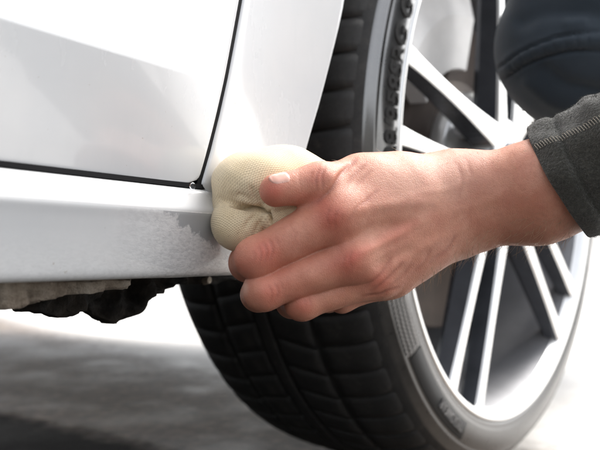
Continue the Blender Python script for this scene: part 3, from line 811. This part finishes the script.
# fuzz on the fleece
fv, ff = [], []
for _ in range(9000):
    u = rng.uniform(0, .085); a = rng.uniform(-.5, PI+.5)
    p = sleeve_pt(u, a); pn = unit(sleeve_pt(u, a, .001)-p); d = unit(pn+rng.normal(size=3)*.7); L = rng.uniform(.0006, .0016); r = .00005
    s1 = unit(np.cross(d, [0.3, .2, 1.]))*r; e = p+d*L*.6; e2 = p+d*L+rng.normal(size=3)*.0003; b = len(fv)
    fv += [p-s1, p+s1, e+s1, e-s1, e2]; ff += [(b, b+1, b+2, b+3), (b+3, b+2, b+4)]
fz = ppar(mesh('sleeve_fuzz', c2w(np.array(fv)), ff, simple('fleece_fibre', (.085, .083, .075), .9))); tag(fz, kind='stuff')
# overlock stitching along the seam
stitch_m = simple('beige_thread', (.33, .30, .245), .9)
def tube(pts, r, seg=5):
    pts = np.array(pts); V = []; 
    for i, p in enumerate(pts):
        d = unit(pts[min(i+1, len(pts)-1)]-pts[max(i-1, 0)]); s1 = unit(np.cross(d, [.31, .2, .93])); s2 = np.cross(d, s1)
        for k in range(seg): V.append(p+(s1*math.cos(2*PI*k/seg)+s2*math.sin(2*PI*k/seg))*r*(.5 if i in (0, len(pts)-1) else 1))
    return V, gridf(len(pts), seg, cv=True)
A_SEAM = math.radians(58)
for i in range(64):
    u = .0008+i*.00135; w_ = .0019/.031
    a0 = A_SEAM + .10*math.sin(u*38)
    z1 = [sleeve_pt(u+.00022*k, a0-w_+2*w_*k/4, .0004+.0005*math.sin(k/4*PI)) for k in range(5)]
    v, f = tube(z1, .00017); ppar(mesh('stitch', c2w(np.array(v)), f, stitch_m))
    z2 = [sleeve_pt(u+.0004+.0008*k/3, a0+(w_*.9 if i % 2 else -w_*.9), .0006) for k in range(4)]
    v, f = tube(z2, .00024); ppar(mesh('stitch', c2w(np.array(v)), f, stitch_m))

# ---- trouser leg: knee towards the wheel
def knee_sdf(P):
    a = cone(P, cpt(585, 42, .62), cpt(655, -190, .66), .0585, .070)
    b = cone(P, cpt(587, 46, .62), cpt(760, 120, .72), .0580, .060)
    return smin(a, b, .03)
V, Fc = nets(knee_sdf, np.array([cpt(440, 0, .60)[0], cpt(0, 190, .8)[1], .50]), np.array([cpt(720, 0, .66)[0], cpt(0, -200, .66)[1], .80]), .0017)
V = relax(knee_sdf, V); Nn = unit(grad(knee_sdf, V, 1e-3))
V = V + Nn*(vnoise(V, 45, 3)*.0022)[:, None]
V = strokes(V, Nn, [([(470, 100), (488, 82), (506, 68), (522, 57), (545, 47), (570, 41), (600, 40)],  3.2, 8), ([(466, 98), (484, 79), (504, 65), (520, 53), (541, 43), (568, 35), (610, 31)], -3.4, 1.7),
                    ([(476, 108), (492, 90), (509, 76), (533, 62), (568, 52), (610, 51)], -3.4, 1.7), ([(545, 70), (565, 84), (600, 92)], -3.2, 8), ([(530, 84), (556, 104), (590, 112)], 2.2, 8), ([(522, 22), (548, 12), (600, 14)], -3.0, 9), ([(515, -6), (545, -14), (600, -8)], 3.0, 10), ([(560, 24), (590, 20)], 1.8, 6)] + [([(507+x*1.0, yy-1), (508.5+x, yy+7)], -.9, 1.3) for x, yy in ((6, 62), (16, 57), (26, 51.5), (37, 47), (48, 43.5), (59, 41), (70, 39.5), (81, 38.5))] + [([(-100, -100), (-101, -100)], 0, 5)])
def denim_mat():
    t = NT('navy_denim'); mp = t.n('ShaderNodeMapping'); mp.inputs['Rotation'].default_value = (.4, .9, .7); t.l(t.tc.outputs['Object'], mp.inputs[0])
    wv = t.n('ShaderNodeTexWave', wave_type='BANDS'); wv.inputs['Scale'].default_value = 420; wv.inputs['Distortion'].default_value = 14; wv.inputs['Detail Scale'].default_value = 3; t.l(mp.outputs[0], wv.inputs['Vector'])
    n = t.noise(18, 5); col = t.ramp(n, [(.3, (.023, .032, .042)), (.7, (.040, .052, .065))])
    col = t.mix(t.math('MULTIPLY', wv.outputs['Fac'], .3), col, (.045, .055, .07))
    t.set(Base_Color=col, Roughness=.9, Normal=t.bump(wv.outputs['Fac'], .3, .0006), Sheen_Weight=.25, Sheen_Roughness=.4, Specular_IOR_Level=.2); return t.m
M['denim'] = denim_mat()
leg = ppar(bigmesh('trouser_leg', c2w(V), Fc, M['denim']))

# ------------------------------------------------------------------ cloth pad
PIN = J(264, 209, .3905)
def cloth_sdf(P):
    a = ell(P, J(262, 182, .4115), .0248, .0168, .0225)
    c = cone(P, J(292, 181, .417), J(312, 188, .420), .0165, .0150)
    a = smin(a, c, .010)
    b = ell(P, J(241, 223, .4080), .0148, .0142, .0155)
    b2 = cone(P, J(274, 215, .3985), J(314, 206, .3960), .0082, .0070)
    f = cone(P, J(276, 208, .3925), J(314, 201, .3905), .0028, .0044)
    core = smin(ell(P, J(264, 206, .4135), .020, .018, .0185), ell(P, J(247, 205, .4150), .0176, .0165, .0165), .006)
    d = smin(smin(a, core, .004), b, .0010)
    d = smin(d, cone(P, J(268, 211, .4000), J(276, 212, .3990), .0045, .0045), .0010)
    d = smin(d, b2, .0014)
    return smin(d, f, .0022)
lo = np.array([J(195, 0, .44)[0], J(0, 270, .44)[1], .375]); hi = np.array([J(350, 0, .44)[0], J(0, 135, .44)[1], .45])
V, Fc = nets(cloth_sdf, lo, hi, .00055); V = relax(cloth_sdf, V); Nn = unit(grad(cloth_sdf, V))
V = V + Nn*(vnoise(V, 260, 5)*.00035+vnoise(V, 120, 6)*.0006)[:, None]
V = strokes(V, Nn, [([(226, 202), (240, 206), (252, 208), (268, 210)], -1.6, 3.2), ([(230, 204.5), (242, 206.5), (256, 209.5), (271, 210.5)], -4.6, 1.45), ([(262, 208), (268, 215), (271, 226)], -1.6, 2.6), ([(265, 209), (270, 216), (273, 227)], -3.6, 1.35), ([(234, 199), (250, 202), (262, 204)], .7, 4), ([(258, 209), (266, 211)], -2.4, 4), ([(216, 197), (228, 203)], -.6, 3.5),
    ([(266, 206), (288, 202), (308, 199)], -.7, 2.2), ([(270, 213), (290, 209), (312, 205)], -.6, 2.0), ([(262, 204), (255, 195), (250, 184)], -.8, 2.4), ([(266, 204), (266, 194), (270, 184)], -.7, 2.0), ([(257, 205), (246, 197), (236, 193)], -.6, 2.2), ([(271, 205), (276, 198)], -.5, 1.6),
    ([(260, 212), (250, 220), (244, 230)], -.7, 2.4), ([(264, 214), (258, 226), (254, 236)], -.6, 2.2), ([(256, 211), (244, 214)], -.5, 2.0), ([(230, 174), (250, 184)], .6, 8), ([(226, 188), (240, 192)], .5, 6)])
def sph(V, c, pole):
    pole = unit(np.array(pole, float)); e1 = unit(np.cross(pole, [.3, .2, 1.])); e2 = np.cross(pole, e1); d = V-c; r = np.linalg.norm(d, axis=1)
    return np.arctan2(d@e2, d@e1), np.arccos(np.clip(d@pole/r, -1, 1))
u1, v1 = sph(V, J(272, 190, .414), (-.55, .45, .75)); u2, v2 = sph(V, J(243, 220, .410), (.15, .75, .55))
low = (pix(V)[:, 1] > 207) & (pix(V)[:, 0] < 272)
ku = np.where(low, u2*.015, u1*.022)/.00112*2*PI; kv = np.where(low, v2*.0155, v1*.0235)/.00112*2*PI
def knit_mat():
    t = NT('cream_knit'); A = t.n('ShaderNodeAttribute', attribute_name='knit_u').outputs['Fac']; B = t.n('ShaderNodeAttribute', attribute_name='knit_v').outputs['Fac']
    jit = t.math('MULTIPLY', t.math('SUBTRACT', t.noise(160, 3), .5), 4.0)
    su = t.math('SINE', t.math('ADD', A, jit)); sv_ = t.math('SINE', t.math('ADD', B, t.math('MULTIPLY', jit, 1.5)))
    hgt = t.math('MULTIPLY', su, sv_)
    hn = t.math('ADD', t.math('MULTIPLY', hgt, .5), .5, True)
    n1 = t.noise(60, 4); fz = t.noise(2200, 2)
    col = t.ramp(n1, [(.3, (.71, .56, .355)), (.7, (.80, .675, .47))])
    col = t.mix(t.ramp(hn, [(.08, .7), (.40, 0.0)]), col, (.50, .38, .25))
    dk = t.noise(520, 2); col = t.mix(t.math('MULTIPLY', t.ramp(dk, [(.68, 0.0), (.74, 1.0)]), .45), col, (.33, .24, .15))
    nr = t.bump(hn, .45, .0005); nr = t.bump(fz, .3, .0003, nr)
    t.set(Base_Color=col, Roughness=.95, Normal=nr, Sheen_Weight=.25, Specular_IOR_Level=.1); return t.m
pad = bigmesh('polishing_cloth', c2w(V), Fc, knit_mat())
attr(pad, 'knit_u', ku*.5); attr(pad, 'knit_v', kv)
tag(pad, 'balled cream knitted polishing cloth pinched between thumb and fingers against the white sill', 'cloth')

# water drop at the lower corner of the door
t = NT('water'); t.set(Base_Color=(.95, .97, 1.0), Roughness=.02, Transmission_Weight=1.0, IOR=1.33)
bm = bmesh.new(); bmesh.ops.create_uvsphere(bm, u_segments=24, v_segments=16, radius=.0016)
for v in bm.verts: v.co.z *= 1.12; v.co.y *= .8
dp = bmobj('water_drop', bm, t.m, smooth=True); p = yplane(192.5, 186, -.0005); dp.location = tuple(p)
tag(dp, 'small clear water drop hanging under the lower front corner of the door', 'water drop')
